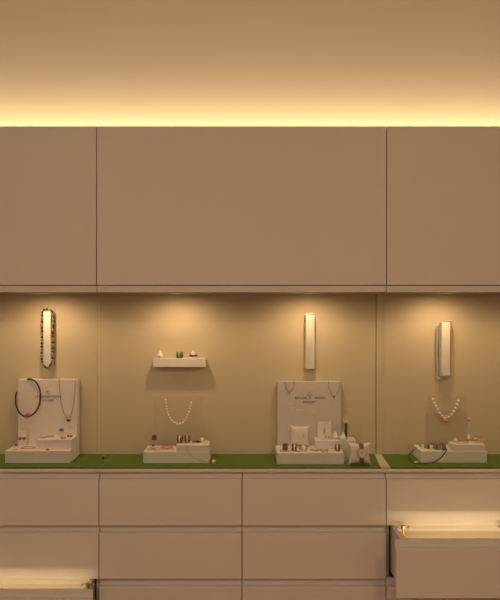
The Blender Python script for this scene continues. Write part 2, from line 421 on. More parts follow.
# stand with cushions -------------------------------------------------------
yr = yf(464.3); rx0, rx1 = X(277, yr), X(344, yr); zl3 = Z(453, yr)
ST3 = thing('display_stand', 'white stepped stand with broad lettered back board carrying a white cushion', 'display stand', (X(310), .19, MT), 'white jewellery stands')
BY3 = .25
bm = NB(); box(bm, rx0, rx1, yr, BY3 - .0005, MT, zl3, .0012); part('lower_step', bm, BOXM, ST3)
y3 = .16; zu3 = Z(440.6, y3)
bm = NB(); box(bm, X(315.5, y3), X(356, y3), y3, BY3 - .0005, zl3 + .0003, zu3, .0012); box(bm, rx1 + .0006, X(356, y3) - .001, y3 + .0005, BY3 - .001, MT, zl3 + .0002); part('upper_step', bm, BOXM, ST3)
zbd3 = Z(381.5, BY3)
bm = NB(); box(bm, X(277.5, BY3), X(341, BY3), BY3, .284, MT, zbd3, .0015); bd = part('back_board', bm, BOARDM, ST3)
bm = NB(); yy = BY3 - .0002
glyph_row(bm, X(294.5, BY3), X(325.5, BY3), Z(397.9, BY3), M(2.3, BY3), yy, 17, 21)
glyph_row(bm, X(303, BY3), X(316, BY3), Z(401.9, BY3), M(2.1, BY3), yy, 7, 22)
c = P(309.5, 393.7, yy); r = M(2.2, BY3)
for q in (-.8, 0, .8): tube(bm, [c + Vector((q * r, 0, -r * .6)), c + Vector((q * r * .8, 0, r * .9 - abs(q) * r * .3))], .0009, 6)
tube(bm, [c + Vector((r * math.cos(a), 0, -r * .2 + r * .8 * math.sin(a))) for a in [math.radians(200 + 14 * k) for k in range(11)]], .0009, 6)
part('lettering', bm, INK, ST3, bd, False, 'grey printed emblem and two lines of lettering')
for (a, b, py, n, sd) in ((289.5, 293.5, 405.4, 3, 1), (296.3, 311.5, 405.4, 11, 2), (289.8, 293.6, 409.6, 3, 3), (296.3, 304, 409.6, 6, 4), (308.5, 315.5, 411.8, 5, 5), (309, 314, 388, 4, 6)):
    bm = NB(); glyph_row(bm, X(a, BY3), X(b, BY3), Z(py, BY3), M(1.3, BY3), yy, n, sd)
    part('small_print', bm, INKW, ST3, bd, False, 'short line of small white print')

# stand with cord bracelet --------------------------------------------------
y4 = yf(462.6); qx0, qx1 = X(421.5, y4), X(487, y4); zl4 = Z(451.3, y4)
ST4 = thing('display_stand', 'low white two-step stand with a black cord bracelet against it', 'display stand', ((qx0 + qx1) / 2, .19, MT), 'white jewellery stands')
bm = NB(); box(bm, qx0, qx1, y4, .262, MT, zl4, .0012); part('lower_step', bm, BOXM, ST4)
zu4 = Z(444.6, y4 + .004)
bm = NB(); box(bm, X(453, y4), X(485.6, y4), y4 + .004, y4 + .075, zl4 + .0008, zu4, .0012); part('upper_step', bm, BOXM, ST4)
AY4 = .2645
bm = NB(); box(bm, X(428, AY4), X(466, AY4), AY4, AY4 + .004, MT, Z(397, AY4), .001); part('clear_panel', bm, ACRYL, ST4, None, False, 'clear frosted panel')

# floating shelf ------------------------------------------------------------
SY = .240; zs = Z(358.6, SY)
bm = NB(); box(bm, X(153, SY), X(205.5, SY), SY, YB - .0001, Z(367, SY), zs, .001)
solo('wall_shelf', bm, BOXM, 'short white floating shelf on the niche back, holding three rings', 'shelf')

# necklace bars -------------------------------------------------------------
FY = .238
def necklace_bar(px0, px1, py0, py1, label):
    t = thing('necklace_bar', label, 'necklace holder', (X((px0 + px1) / 2, FY), .265, Z(py1, FY)), 'upright white bars on the niche back')
    bm = NB(); box(bm, X(px0, FY), X(px1, FY), FY, YB - .0063, Z(py1, FY), Z(py0, FY), .0025, 3); part('bar', bm, BARM, t)
    bm = NB(); box(bm, X(px0, FY) + .006, X(px1, FY) - .006, YB - .0064, YB - .0001, Z(py1, FY) + .01, Z(py0, FY) - .01, .001); part('wall_plate', bm, ALU, t)
necklace_bar(43.2, 50.6, 311.5, 366.5, 'upright white bar wrapped by the dark beaded necklace')
necklace_bar(305.6, 314.6, 315, 369, 'upright white bar above the lettered board, draped with fine chains')
necklace_bar(441.7, 450.2, 322.3, 376, 'upright white bar with a chunky silver chain hanging beside it')

# ---------------------------------------------------------------- jewellery
def bead_string(name, label, cat, path, step, r, mats, closed=False, string_mat=SILVDK, group=None, pattern=None, bead='bead', extra=None):
    lo = min(path, key=lambda p: p.z)
    t = thing(name, label, cat, (sum(p.x for p in path) / len(path), sum(p.y for p in path) / len(path), lo.z - r), group)
    bm = NB(); tube(bm, path, .0007, 6, closed); part('string', bm, string_mat, t)
    first = {}
    for i, p in enumerate(walk(path, step, closed)):
        k = pattern[i % len(pattern)] if pattern else 0
        if k not in first:
            bm = NB(); sphere(bm, Vector((0, 0, 0)), r, (1, 1, .96), 14, 10)
            me = finish(bead, bm, mats[k], t, (0, 0, 0), True); first[k] = me; o = me
        else:
            o = first[k].copy(); COL.objects.link(o)
        o.location = p - t.location
    if extra: extra(t)
    return t
# beads on the left bar
pth = [P(44, 309.9, .247), P(50.4, 309.9, .247), P(52.6, 313.5, .258), P(52.9, 330, .258), P(52.8, 350, .258), P(52.2, 361, .252), P(50.2, 365.2, .2325), P(46.5, 367.8, .2325), P(43.6, 365, .2325), P(41.7, 358, .245), P(41.9, 340, .25), P(42.0, 320, .25), P(42.3, 312.5, .25)]
bead_string('bead_necklace', 'dark brown and grey beaded necklace wrapped round a white bar', 'necklace', smooth_path(pth, 8, True), .0142, .0060, [BEADBR, BEADGR], True, CORD, None, [0, 0, 1, 0, 1])
# pearls in the centre
def clasp(c):
    def f(t):
        pass
    return f
pp = smooth_path([P(165.6, 400.2, .236), P(166.6, 409, .236), P(169.4, 417, .236), P(173.8, 422.4, .236), P(178.6, 423.8, .236), P(183.4, 422, .236), P(187.2, 416.5, .236), P(190, 408, .236), P(191.4, 400.4, .236)], 8)
bead_string('pearl_necklace', 'U-shaped string of cream pearls on a clear panel, without a pendant', 'necklace', pp, .0140, .0056, [PEARL], False, WHITE, None, None, 'pearl')
def flower(t):
    c = P(445.8, 418.2, .2545)
    bm = NB()
    for k in range(6): sphere(bm, c + Vector((math.cos(k * PI / 3) * .0098, .0015, math.sin(k * PI / 3) * .0098)), .0060, (1, .6, 1))
    sphere(bm, c, .006, (1, .7, 1))
    part('pendant', bm, PEACH, t, None, True, 'peach flower pendant')
pp = smooth_path([P(432.9, 399.5, .2572), P(436.5, 407.5, .2572), P(440.6, 414.5, .2572), P(445.8, 418, .2572), P(451.4, 414.5, .2572), P(455.6, 407.5, .2572), P(458.9, 399.3, .2572)], 8)
bead_string('pearl_necklace', 'string of pinkish pearls in a V with a flower pendant', 'necklace', pp, .0172, .0070, [PEARL], False, WHITE, None, None, 'pearl', flower)

def chain_mesh(path, r, step, closed=False, seg=6):
    bm = NB(); pts = walk(path, step, closed)
    for i, p in enumerate(pts):
        q = pts[(i + 1) % len(pts)] if (closed or i < len(pts) - 1) else pts[i - 1]
        d = (q - p).normalized() if (q - p).length > 1e-9 else Vector((0, 0, 1))
        sphere(bm, p, r, (.75, .75, step / r * .50), 8, 6, d.to_track_quat('Z', 'Y').to_matrix())
    return bm
# silver chain beside the right bar
pth = smooth_path([P(441, 324.6, .262), P(437.2, 325, .262), P(436.9, 338, .262), P(437.3, 358, .262), P(437.5, 377, .262), P(438.6, 379, .262), P(439.8, 377, .262), P(439.9, 358, .262), P(439.6, 340, .262), P(440, 328, .262)], 8)
t = thing('chain_necklace', 'chunky silver link necklace hanging on a peg beside a white bar', 'necklace', P(438.5, 380, .262))
part('links', chain_mesh(pth, .0052, .0118), SILVER, t, None, True)
bm = NB(); tube(bm, [P(436.3, 325.6, .262), P(441.4, 325.3, .262)], .0022, 8); part('clasp', bm, SILVDK, t, None, True)
pth = smooth_path([P(441.4, 321.3, .25), P(450, 321.3, .25), P(451.6, 324, .25), P(451.7, 350, .25), P(451.6, 372, .25)], 8)
t = thing('chain_necklace', 'rose-coloured bead chain down the free side of a white bar', 'necklace', P(451.5, 373, .25))
part('links', chain_mesh(pth, .0036, .0085), ROSE, t, None, True)
# fine chains on the centre bar
t = thing('chain_necklace', 'fine silver chains looped over the white bar above the lettered board', 'necklace', P(310, 362, .235))
bm = NB()
for (a, b, low) in ((306.6, 313.6, 358), (307.8, 312.4, 351), (306.4, 311, 364)):
    pth = smooth_path([P(a, 314.2, .262), P(a, 314.3, .236), P(a + .1, 330, .236), P((a * 3 + b) / 4, low - 6, .236), P((a + b) / 2, low, .236), P((a + b * 3) / 4, low - 6, .236), P(b - .1, 330, .236), P(b, 314.3, .236), P(b, 314.2, .262)], 8)
    tube(bm, pth, .0007, 6)
part('chain', bm, SILVER, t)
bm = NB()
for k in range(5): sphere(bm, P(306.6 + 1.75 * k, 313.9, .245), .0034)
part('clasp', bm, PEARL, t, None, True)

# choker over the left board: front part and the hoop behind the board
t = thing('choker', 'black cord choker with a raspberry bead hooked over the stand corner', 'choker', P(28, 418, .22))
ring = []
for k in range(40):
    a = 2 * PI * k / 40
    u, v = math.cos(a), math.sin(a)          # ellipse seen from the front
    px = 28 + 12.4 * u + 1.2 * v; py = 397.8 - 18.8 * v
    # hoop swings from in front of the board (below / right) to behind its left edge (upper left)
    ring.append((px, py))
path = []
for k, (px, py) in enumerate(ring):
    a = math.degrees(2 * PI * k / 40)
    path.append((px, py, a))
pts = []
for px, py, a in path:
    if 100 <= a <= 160: continue             # the open ends, tucked behind the board corner
    y = .2265
    if 78 < a < 100: y = .230
    pts.append((a, P(px, py, y)))
pts = [p for a, p in sorted(pts, key=lambda q: (q[0] - 161) % 360)]
bm = NB(); tube(bm, smooth_path(pts, 3), .0034, 10); part('cord', bm, CORD, t, None, True)
bm = NB()
for k in range(7):
    a = k * 2 * PI / 7; sphere(bm, P(27.4, 415.6, .222) + Vector((.0085 * math.cos(a), 0, .0055 * math.sin(a))), .0055)
sphere(bm, P(27.4, 415.6, .219), .0085, (1.2, .9, .8)); part('bead', bm, PINK, t, None, True, 'raspberry cluster bead')
# fine necklace with dark pendant on the left board
t = thing('pendant_necklace', 'fine grey chain with dark flower pendant over the choker stand board', 'necklace', P(68.3, 422, .23))
yy = BY1 - .0022
bm = NB(); tube(bm, smooth_path([Vector((X(59, BY1), .262, zbd1 + .0012)), Vector((X(59, BY1), BY1 - .001, zbd1 + .0012)), P(59.6, 388, yy), P(60.6, 400, yy), P(63.8, 412.5, yy), P(68.2, 419, yy), P(71.8, 412, yy), P(74, 400, yy), P(75, 388, yy), Vector((X(75.3, BY1), BY1 - .001, zbd1 + .0012)), Vector((X(75.3, BY1), .262, zbd1 + .0012))], 6), .0010, 6)
part('chain', bm, SILVDK, t)
bm = NB(); c = P(68.3, 420.4, yy - .003)
sphere(bm, c, .0062, (1, .7, .9)); sphere(bm, c + Vector((-.006, 0, .001)), .0042); sphere(bm, c + Vector((.006, 0, .001)), .0042); part('pendant', bm, DKSTONE, t, None, True)

def ring(px, y, z, R, w, label, band_m, stone_m=None, rz=0.0, t_=.0022, stone_r=.0055, axis_lay=False, group=None, second=None):
    x = X(px, y)
    t = thing('finger_ring', label, 'ring', (x, y, z), group)
    rot = Euler((PI / 2 if not axis_lay else 0, 0, rz)).to_matrix() if not axis_lay else Euler((0, 0, rz)).to_matrix()
    if not axis_lay: rot = Euler((0, 0, rz)).to_matrix() @ ROT_FRONT
    c = Vector((x, y, z + (w / 2 if axis_lay else R)))
    bm = NB(); band(bm, c, R, w, t_, rot); part('band', bm, band_m, t, None, True)
    if second:
        bm = NB(); band(bm, c, R + .0009, w * .26, .0012, rot); part('inlay', bm, second, t, None, True)
    if stone_m:
        top = c + (Vector((0, 0, R + stone_r * .35)) if not axis_lay else Vector((0, -R - stone_r * .2, stone_r * .3)))
        bm = NB(); gem(bm, top, stone_r, .75); part('stone', bm, stone_m, t)
        bm = NB(); lathe(bm, top - Vector((0, 0, stone_r * .9)), [(0, 0), (stone_r * .6, 0), (stone_r * .95, stone_r * .7), (stone_r * .8, stone_r * .7), (0, stone_r * .2)], 12); part('setting', bm, band_m, t)
    return t
def stud_pair(pts, r, label, m, group=None, flat=.8):
    cx = sum((Vector(p) for p in pts), Vector()) / len(pts)
    t = thing('stud_earrings', label, 'earrings', cx, group)
    for p in pts:
        p = Vector(p)
        bm = NB(); gem(bm, p + Vector((0, -r * .4, r * .7)), r, flat); sphere(bm, p + Vector((0, r * .5, r * .3)), r * .35)
        part('stud', bm, m, t)
    return t
def loose_chain(pts2, z, r, label, m, name='bracelet', cat='bracelet', closed=False, bead=None):
    pth = smooth_path([Vector((X(a, y), y, z + r)) for a, y in pts2], 8, closed)
    lo = pth[0]
    t = thing(name, label, cat, (lo.x, lo.y, z))
    part('links', chain_mesh(pth, r, r * 2.3, closed), m, t, None, True)
    if bead:
        bm = NB(); c = Vector((X(bead[0], bead[1]), bead[1], z + bead[2])); sphere(bm, c, bead[2]); part('charm', bm, bead[3], t, None, True)
    return t

# --- on the choker stand
zl, zu = zl + .0002, zu1 + .0002
ring(61.4, .19, zu, .0135, .007, 'silver ring with a large teal stone on the upper step', SILVER, TURQ, .5, stone_r=.0125)
stud_pair([(X(62.3, .155), .155, zu), (X(65, .155), .155, zu)], .0062, 'pair of rose-brown stud earrings beside the teal ring', ROSE)
stud_pair([(X(68.3, .195), .195, zu), (X(71.3, .195), .195, zu)], .0066, 'pair of dark stud earrings near the upper step corner', DKSTONE)
loose_chain([(40, .165), (44, .175), (46, .200), (50, .212), (54, .205), (52, .190), (47, .175), (43, .160)], zu, .0026, 'thin orange necklace curled on the upper step', ORANGE, 'thread_necklace', 'necklace')
# earring card
t = thing('earring_card', 'small white card holding two raspberry earrings', 'card', (X(22, .2), .2, zl))
rotc = Euler((math.radians(-10), 0, 0)).to_matrix()
bm = NB(); vs = box(bm, -M(4, .2), M(4, .2), -.0008, .0008, 0, M(15.5, .2), .0005)
bmesh.ops.transform(bm, matrix=Matrix.Translation((X(22, .2), .2, zl)) @ rotc.to_4x4(), verts=bm.verts); part('card', bm, WHITE, t)
for k, q in enumerate((-2.0, 2.0)):
    bm = NB(); c = Vector((X(22, .2), .2, zl)) + rotc @ Vector((M(q, .2), -.004, M(8, .2))); gem(bm, c, .0088, .9); part('earring', bm, PINK, t, None, False, 'raspberry earring')
ring(16.2, .135, zl, .0095, .005, 'thin gold ring with raspberry stone at the lower step corner', ROSE, PINK, .3, stone_r=.0090)
ring(48, .122, zl, .006, .0035, 'tiny rose ring with raspberry stone before the upper step', ROSE, PINK, -.2, stone_r=.0078, axis_lay=True)
loose_chain([(21, .150), (26, .145), (31, .150), (35, .160), (33, .185), (27, .190), (23, .175)], zl, .0027, 'fine orange-gold chain lying on the lower step beside the card', ORANGE, 'chain_bracelet', 'bracelet', True)

# --- on the floating shelf
def ring_cone(px, y, z, r, h, label, m=WHITE):
    x = X(px, y); bm = NB(); lathe(bm, (x, y, z), [(0, 0), (r, 0), (r, .003), (r * .86, .0045), (r * .16, h * .97), (0, h)], 24)
    return solo('ring_cone', bm, m, label, 'ring holder', 'white ring cones', True)
def cone_ring(px, y, z, R, w, label, m, stone=None):
    x = X(px, y); t = thing('finger_ring', label, 'ring', (x, y, z))
    bm = NB(); band(bm, (x, y, z + w / 2), R, w, .002, None); part('band', bm, m, t, None, True)
    if stone:
        bm = NB(); gem(bm, Vector((x, y - R - .001, z + w / 2)), .0042); part('stone', bm, stone, t)
    return t
zq = zs + .0002
ring_cone(160.2, .2645, zq, .0195, .037, 'white ring cone at the near-choker end of the floating shelf')
cone_ring(160.2, .2645, zq + .0060, .0215, .0085, 'pale wide ring with a peach stone low on the first shelf cone', WHITE, PEACH)
ring(179.6, .2645, zq, .0150, .026, 'broad olive green ring standing alone mid-shelf', GREEN, None, 1.45, .003, second=LIME)
ring_cone(193.2, .2645, zq, .0195, .037, 'white ring cone at the far end of the floating shelf')
cone_ring(193.2, .2645, zq + .0095, .0185, .007, 'rose and brown banded ring on the far shelf cone', BROWN, PINK)

# --- on the pearl stand
zl, zu = zl2 + .0002, zu2 + .0002
def t_holder(px, y, z, h, label):
    x = X(px, y); bm = NB()
    lathe(bm, (x, y, z), [(0, 0), (.008, 0), (.008, .002), (.0022, .004), (.0022, h - .002), (.0045, h), (0, h)], 16)
    return solo('ring_stand', bm, ACRYL, label, 'ring holder', None, True)
t_holder(154.2, .17, zl, .062, 'slim clear ring stem with a dark ring on top, on the lower step')
xx = X(154.2, .17)
t = thing('finger_ring', 'dark brown and green striped ring on a slim clear stem', 'ring', (xx, .17, zl + .037))
bm = NB(); band(bm, (xx, .17, zl + .0545), .0105, .007, .0028, None); part('band', bm, BROWN, t, None, True)
bm = NB(); band(bm, (xx, .17, zl + .0435), .0118, .0085, .0028, None); part('lower_band', bm, GREEN, t, None, True, 'olive lower band')
bm = NB(); sphere(bm, (xx, .17, zl + .060), .0075, (1, 1, .45)); part('cap', bm, BROWN, t, None, True)
ring(148.6, .15, zl, .0105, .007, 'small gold ring nearest the left end of the pearl stand', GOLD, ORANGE if False else PEACH, .4, stone_r=.0065)
ring(153.2, .135, zl, .0095, .006, 'small gold ring with brown stone below the dark ring stem', GOLD, BROWN, -.3, stone_r=.0065)
ring(157.2, .125, zl, .0085, .007, 'smallest gold ring, beside the brown-stone ring', GOLD, None, .6)
loose_chain([(161, .16), (164, .15), (168, .155), (172, .17), (171, .195), (166, .205), (162, .18)], zl, .0050, 'rose gold link bracelet coiled on the pearl stand lower step', ROSE, 'chain_bracelet', 'bracelet', True)
ring(180, .16, zu, .0165, .024, 'olive and brown ring on the upper step, left of its twin', GREEN, None, 1.5, .003, second=ROSE)
ring(187.2, .16, zu, .0160, .024, 'brown ring with rose stripe, right of the olive one', BROWN, None, 1.6, .003, second=ROSE)
t = thing('brooch', 'small dark bar brooch between brown ring and pearl', 'brooch', (X(196.5, .155), .155, zu))
bm = NB(); c = Vector((X(196.5, .155), .155, zu + .004))
for q, r in ((-.016, .0050), (-.006, .0066), (.005, .0070), (.014, .0050)): gem(bm, c + Vector((q, 0, r * .4)), r, .8)
part('stones', bm, BROWN, t)
bm = NB(); tube(bm, [c + Vector((-.022, 0, -.0025)), c + Vector((.018, 0, -.0025))], .0013, 6); part('pin', bm, GOLD, t)
def loose_pearl(px, y, z, r, label, m=PEARL):
    t = thing('pearl_pendant', label, 'pendant', (X(px, y), y, z)); c = Vector((X(px, y), y, z + r))
    bm = NB(); sphere(bm, c, r); part('pearl', bm, m, t, None, True)
    bm = NB(); tube(bm, [c + Vector((.0022 * math.cos(a), 0, r + .0014 + .0022 * math.sin(a))) for a in [k * PI / 5 for k in range(10)]], .0006, 6, True); part('bail', bm, GOLD, t)
loose_pearl(202, .175, zu, .0105, 'large cream pearl pendant on the upper step beside the brooch')
loose_pearl(206.3, .15, zu, .0072, 'small cream pearl pendant at the upper step corner')
# thread necklace over the front of the pearl stand, pearl drop on the felt
t = thing('thread_necklace', 'orange thread necklace draped over the step, white pearl drop on the felt', 'necklace', (X(200, .1), .1, MT))
fy = yc - .0022
pth = smooth_path([Vector((X(187, .16), .145, zu + .0012)), Vector((X(186.8, yc), yc - .001, zu + .0014)), P(187.2, 449, fy), P(188.3, 453, fy), P(193, 457, fy), P(199, 460, fy), P(206, 462, fy), P(211, 462.6, yf(462.6)) + Vector((0, 0, .0012))], 8)
bm = NB(); tube(bm, pth, .0009, 6)
pth2 = smooth_path([Vector((X(203, .16), .16, zu + .0012)), Vector((cx1 + .0012, .15, zu + .0012)), Vector((cx1 + .004, .145, zl2 - .006)), Vector((cx1 + .012, .13, MT + .012)), Vector((cx1 + .018, .11, MT + .003))], 8)
tube(bm, pth2, .0009, 6)
pth3 = smooth_path([Vector((cx1 + .018, .11, MT + .003)), Vector((cx1 + .030, .15, MT + .002)), Vector((cx1 + .022, .185, MT + .002)), Vector((cx1 + .006, .19, MT + .002))], 6)
tube(bm, pth3, .0009, 6); part('thread', bm, ORANGE, t)
bm = NB(); sphere(bm, Vector((X(213.6, .098), .098, MT + .0085)), .0082); part('pearl', bm, PEARL, t, None, True, 'white pearl drop')

# --- cushions and watches
def cushion_mesh(c, w, h, th, lean=0.0, n=20):
    bm = NB(); R = Euler((math.radians(-lean), 0, 0)).to_matrix(); gr = [[], []]
    for s in (0, 1):
        for j in range(n + 1):
            row = []
            for i in range(n + 1):
                u, v = -1 + 2 * i / n, -1 + 2 * j / n
                pin = .19
                xx = u * w / 2 * (1 - pin * (1 - v * v) * abs(u) ** 2); zz = v * h / 2 * (1 - pin * .9 * (1 - u * u) * abs(v) ** 2)
                f = ((1 - u ** 4) * (1 - v ** 4)) ** .6 if abs(u) < 1 and abs(v) < 1 else 0
                yy = (-1 if s == 0 else 1) * th / 2 * f
                row.append(bm.verts.new(Vector(c) + R @ Vector((xx, yy, zz + h / 2))))
            gr[s].append(row)
        for j in range(n):
            for i in range(n):
                bm.faces.new((gr[s][j][i], gr[s][j][i + 1], gr[s][j + 1][i + 1], gr[s][j + 1][i]))
    bmesh.ops.remove_doubles(bm, verts=bm.verts, dist=1e-6)
    return bm
zl3t = zl3 + .0002
cy = .215
t = solo('cushion', cushion_mesh((X(300, cy), cy, zl3t), M(20.5, cy), M(21.5, cy), .034, 9), FABRIC, 'white cushion on the lower step, tiny earrings pinned to it', 'cushion', 'white jewellery cushions', True)
cf = Vector((X(300, cy), cy - .0205, zl3t + M(12, cy)))
t = thing('drop_earrings', 'pair of thin dark drop earrings pinned to the step cushion', 'earrings', cf)
for q in (-2.0, 3.0):
    bm = NB(); c = cf + Vector((M(q, cy), .003, .008)); tube(bm, [c, c + Vector((0, -.0012, -.012))], .0008, 6); gem(bm, c + Vector((0, -.002, -.014)), .0028); sphere(bm, c, .0018); part('earring', bm, ROSE if q < 0 else SILVDK, t)
y5 = .098; y5c = yf(465.2) - .016
solo('cushion', cushion_mesh((X(359.6, y5c + .022), y5c + .022, MT + .0004), M(23.5, .11), M(22.3, .11), .044, 6), FABRIC, 'white cushion standing on the felt, wearing a wristwatch', 'cushion', 'white jewellery cushions', True)
def watch_face(t, c, r, caseM, dialM, tilt=0.0, rz=0.0):
    rot = Euler((tilt, 0, rz)).to_matrix() @ ROT_FRONT
    bm = NB(); lathe(bm, c, [(0, -.002), (r * .9, -.002), (r, 0), (r, .004), (r * .92, .006), (r * .82, .0055), (0, .0055)], 28, rot); case = part('case', bm, caseM, t, None, True)
    bm = NB(); lathe(bm, c, [(0, .0057), (r * .8, .0057), (r * .8, .0061), (0, .0061)], 28, rot); part('dial', bm, dialM, t, case)
    bm = NB()
    for a, L in ((math.radians(60), .55), (math.radians(150), .7)):
        d = Vector((math.cos(a), math.sin(a), 0)) * r * L
        tube(bm, [Vector(c) + rot @ Vector((0, 0, .0066)), Vector(c) + rot @ Vector((d.x, d.y, .0066))], r * .05, 6)
    part('hands', bm, SILVDK, t, case)
    bm = NB(); k = Vector(c) + rot @ Vector((r * 1.08, 0, .002)); sphere(bm, k, r * .14); part('crown', bm, caseM, t, case, True)
def strap_mesh(path, w, th, axis=Vector((1, 0, 0))):
    bm = NB(); rows = []
    for i, p in enumerate(path):
        a = path[max(i - 1, 0)]; b = path[min(i + 1, len(path) - 1)]; tg = (b - a).normalized(); nr = axis.cross(tg).normalized()
        ww = w[i] if isinstance(w, list) else w
        rows.append([bm.verts.new(p + axis * sx * ww / 2 + nr * sy * th / 2) for sx, sy in ((-1, -1), (1, -1), (1, 1), (-1, 1))])
    for a, b in zip(rows, rows[1:]):
        for k in range(4): bm.faces.new((a[k], a[(k + 1) % 4], b[(k + 1) % 4], b[k]))
    bm.faces.new(rows[0]); bm.faces.new(rows[-1])
    return bm
cxx = X(359.8, .1); cyy = y5c + .022
t = thing('wristwatch', 'pale gold wristwatch with taupe strap round the felt-standing cushion', 'watch', (cxx, cyy - .026, MT + .003))
hh = M(22.3, .11)
sp = [Vector((cxx, cyy + .014 , MT + hh * .93)), Vector((cxx, cyy + .006, MT + hh * .955)), Vector((cxx, cyy - .006, MT + hh * .93))]
for v in (.84, .72, .6, .48, .36, .24, .14, .07): 
    u = -1 + 2 * v; f = (1 - u ** 4) ** .6
    sp.append(Vector((cxx, cyy - .022 * f - .0022 + v * hh * math.tan(math.radians(6)), MT + hh * (.5 + u * .5 * .905))))
part('strap', strap_mesh(sp, M(4.4, .1), .0022), LEATH, t)
watch_face(t, (cxx, cyy - .0225, MT + hh * .56), M(4.4, .1), PALEROSE, WHITE, -.1)
# watch on the upper step
zu3t = zu3 + .0002; wy = .2; wx = X(345.3, wy)
t = thing('watch_cuff', 'slim clear C-shaped watch holder on the upper step', 'watch holder', (wx, wy, zu3t))
sp = [Vector((wx, wy + .0215 * math.cos(a), zu3t + .050 + .0435 * math.sin(a))) for a in [math.radians(-75 + k * 330 / 30) for k in range(31)]]
part('cuff', strap_mesh(sp, .014, .0018), ACRYL, t)
bm = NB(); box(bm, wx - .010, wx + .010, wy - .012, wy + .016, zu3t, zu3t + .0045, .001); part('foot', bm, ACRYL, t)
t = thing('wristwatch', 'pale gold wristwatch with dark brown strap beside the grey board', 'watch', (wx, wy, zu3t + .008))
sp = [Vector((wx, wy + .0245 * math.cos(a), zu3t + .0535 + .0465 * math.sin(a))) for a in [math.radians(100 + k * 180 / 24) for k in range(25)]]
part('strap', strap_mesh(sp, [.009 if k < 3 else .012 for k in range(25)], .002), LEATHDK, t)
watch_face(t, (wx + .0015, wy - .0255, Z(418.3, wy)), M(3.9, wy), PALEROSE, WHITE, 0, -.25)

# --- rest of the cushion stand
t = thing('pendant_card', 'upright white card with a slim pendant and matching earrings', 'card', (X(324.3, .19), .19, zu3t))
rotc = Euler((math.radians(-8), 0, 0)).to_matrix(); org = Vector((X(324.3, .19), .19, zu3t))
bm = NB(); box(bm, -M(6.6, .19), M(6.6, .19), -.0012, .0012, 0, M(17.6, .19), .0006); bmesh.ops.transform(bm, matrix=Matrix.Translation(org) @ rotc.to_4x4(), verts=bm.verts); cardo = part('card', bm, WHITE, t)
bm = NB()
tube(bm, [org + rotc @ Vector((M(q, .19), -.0022, M(z, .19))) for q, z in ((-3.4, 17), (-1.5, 13), (0, 11), (1.5, 13), (3.4, 17))], .0006, 6); part('chain', bm, SILVER, t)
bm = NB(); tube(bm, [org + rotc @ Vector((0, -.003, M(z, .19))) for z in (11, 8, 5.6)], [.0012, .0022, .0014], 8); part('pendant', bm, SILVDK, t, None, True)
for q in (1.4, 4.4):
    bm = NB(); tube(bm, [org + rotc @ Vector((M(q, .19), -.003, M(z, .19))) for z in (3.6, 2.2, .9)], [.001, .0018, .0012], 8); part('earring', bm, SILVDK, t, None, True)
ring_cone(334.9, .205, zu3t, .0185, .034, 'white ring cone between the pendant card and the strap watch')
cone_ring(334.9, .205, zu3t + .0060, .0200, .005, 'slim silver ring on the cone next to the pendant card', SILVER, CRYSTAL)
ring_cone(343.2, .178, zu3t, .0195, .034, 'white ring cone at the upper step front, below the strap watch')
cone_ring(343.2, .178, zu3t + .0060, .0210, .005, 'slim silver ring on the cone below the strap watch', SILVER, CRYSTAL)
ring(285.2, .135, zl3t, .0160, .022, 'dark green ring standing by the left end of the cushion step', GREEN, None, 1.45, .003)
stud_pair([(X(281.2, .115), .115, zl3t), (X(283.8, .105), .105, zl3t), (X(287.2, .105), .105, zl3t)], .0060, 'three pale studs in front of the dark green ring', ROSE)
ring(294.3, .125, zl3t, .0160, .022, 'brown ring with pale stripe in front of the white cushion', BROWN, None, 1.5, .003, second=SILVER)
ring_cone(303.6, .135, zl3t, .0185, .027, 'squat white ring cone in front of the white cushion')
cone_ring(303.6, .135, zl3t + .0055, .0200, .006, 'slim gold ring on the squat cone', GOLD, CRYSTAL)
stud_pair([(X(298.3, .112), .112, zl3t), (X(300.4, .108), .108, zl3t)], .0060, 'pair of pale studs beside the brown striped ring', SILVER)
loose_chain([(311.5, .125), (316, .115), (320, .125), (324, .118), (329, .13)], zl3t, .0044, 'dark link bracelet laid straight along the cushion step', SILVDK, 'link_bracelet', 'bracelet')
stud_pair([(X(322.8, .098), .098, zl3t), (X(326.8, .098), .098, zl3t)], .0060, 'pair of rose studs before the dark link bracelet', ROSE)
ring(337.6, .125, zl3t, .0150, .022, 'green ring with gold stripe near the bracelet end of the step', GREEN, None, 1.35, .003, second=GOLD)
# two fine pendants over the top of the cushion stand board
def board_pendant(a, b, low, lowpx, label):
    t = thing('pendant_necklace', label, 'necklace', P(lowpx, low, BY3 - .003)); yy = BY3 - .0016
    bm = NB(); tube(bm, smooth_path([Vector((X(a, BY3), .272, zbd3 + .001)), Vector((X(a, BY3), BY3 - .0006, zbd3 + .001)), P(a + .8, (382 + low) / 2, yy), P(lowpx, low, yy), P(b - .8, (382 + low) / 2, yy), Vector((X(b, BY3), BY3 - .0006, zbd3 + .001)), Vector((X(b, BY3), .272, zbd3 + .001))], 6), .0008, 6); part('chain', bm, SILVDK, t)
    bm = NB(); gem(bm, P(lowpx, low + .8, yy - .002), .0035, 1.1); part('pendant', bm, SILVDK, t)
board_pendant(285, 294, 392.2, 289.3, 'very short fine chain pendant left of the board emblem')
board_pendant(328.3, 339.8, 396.2, 334, 'fine chain pendant near the right top corner of the board')

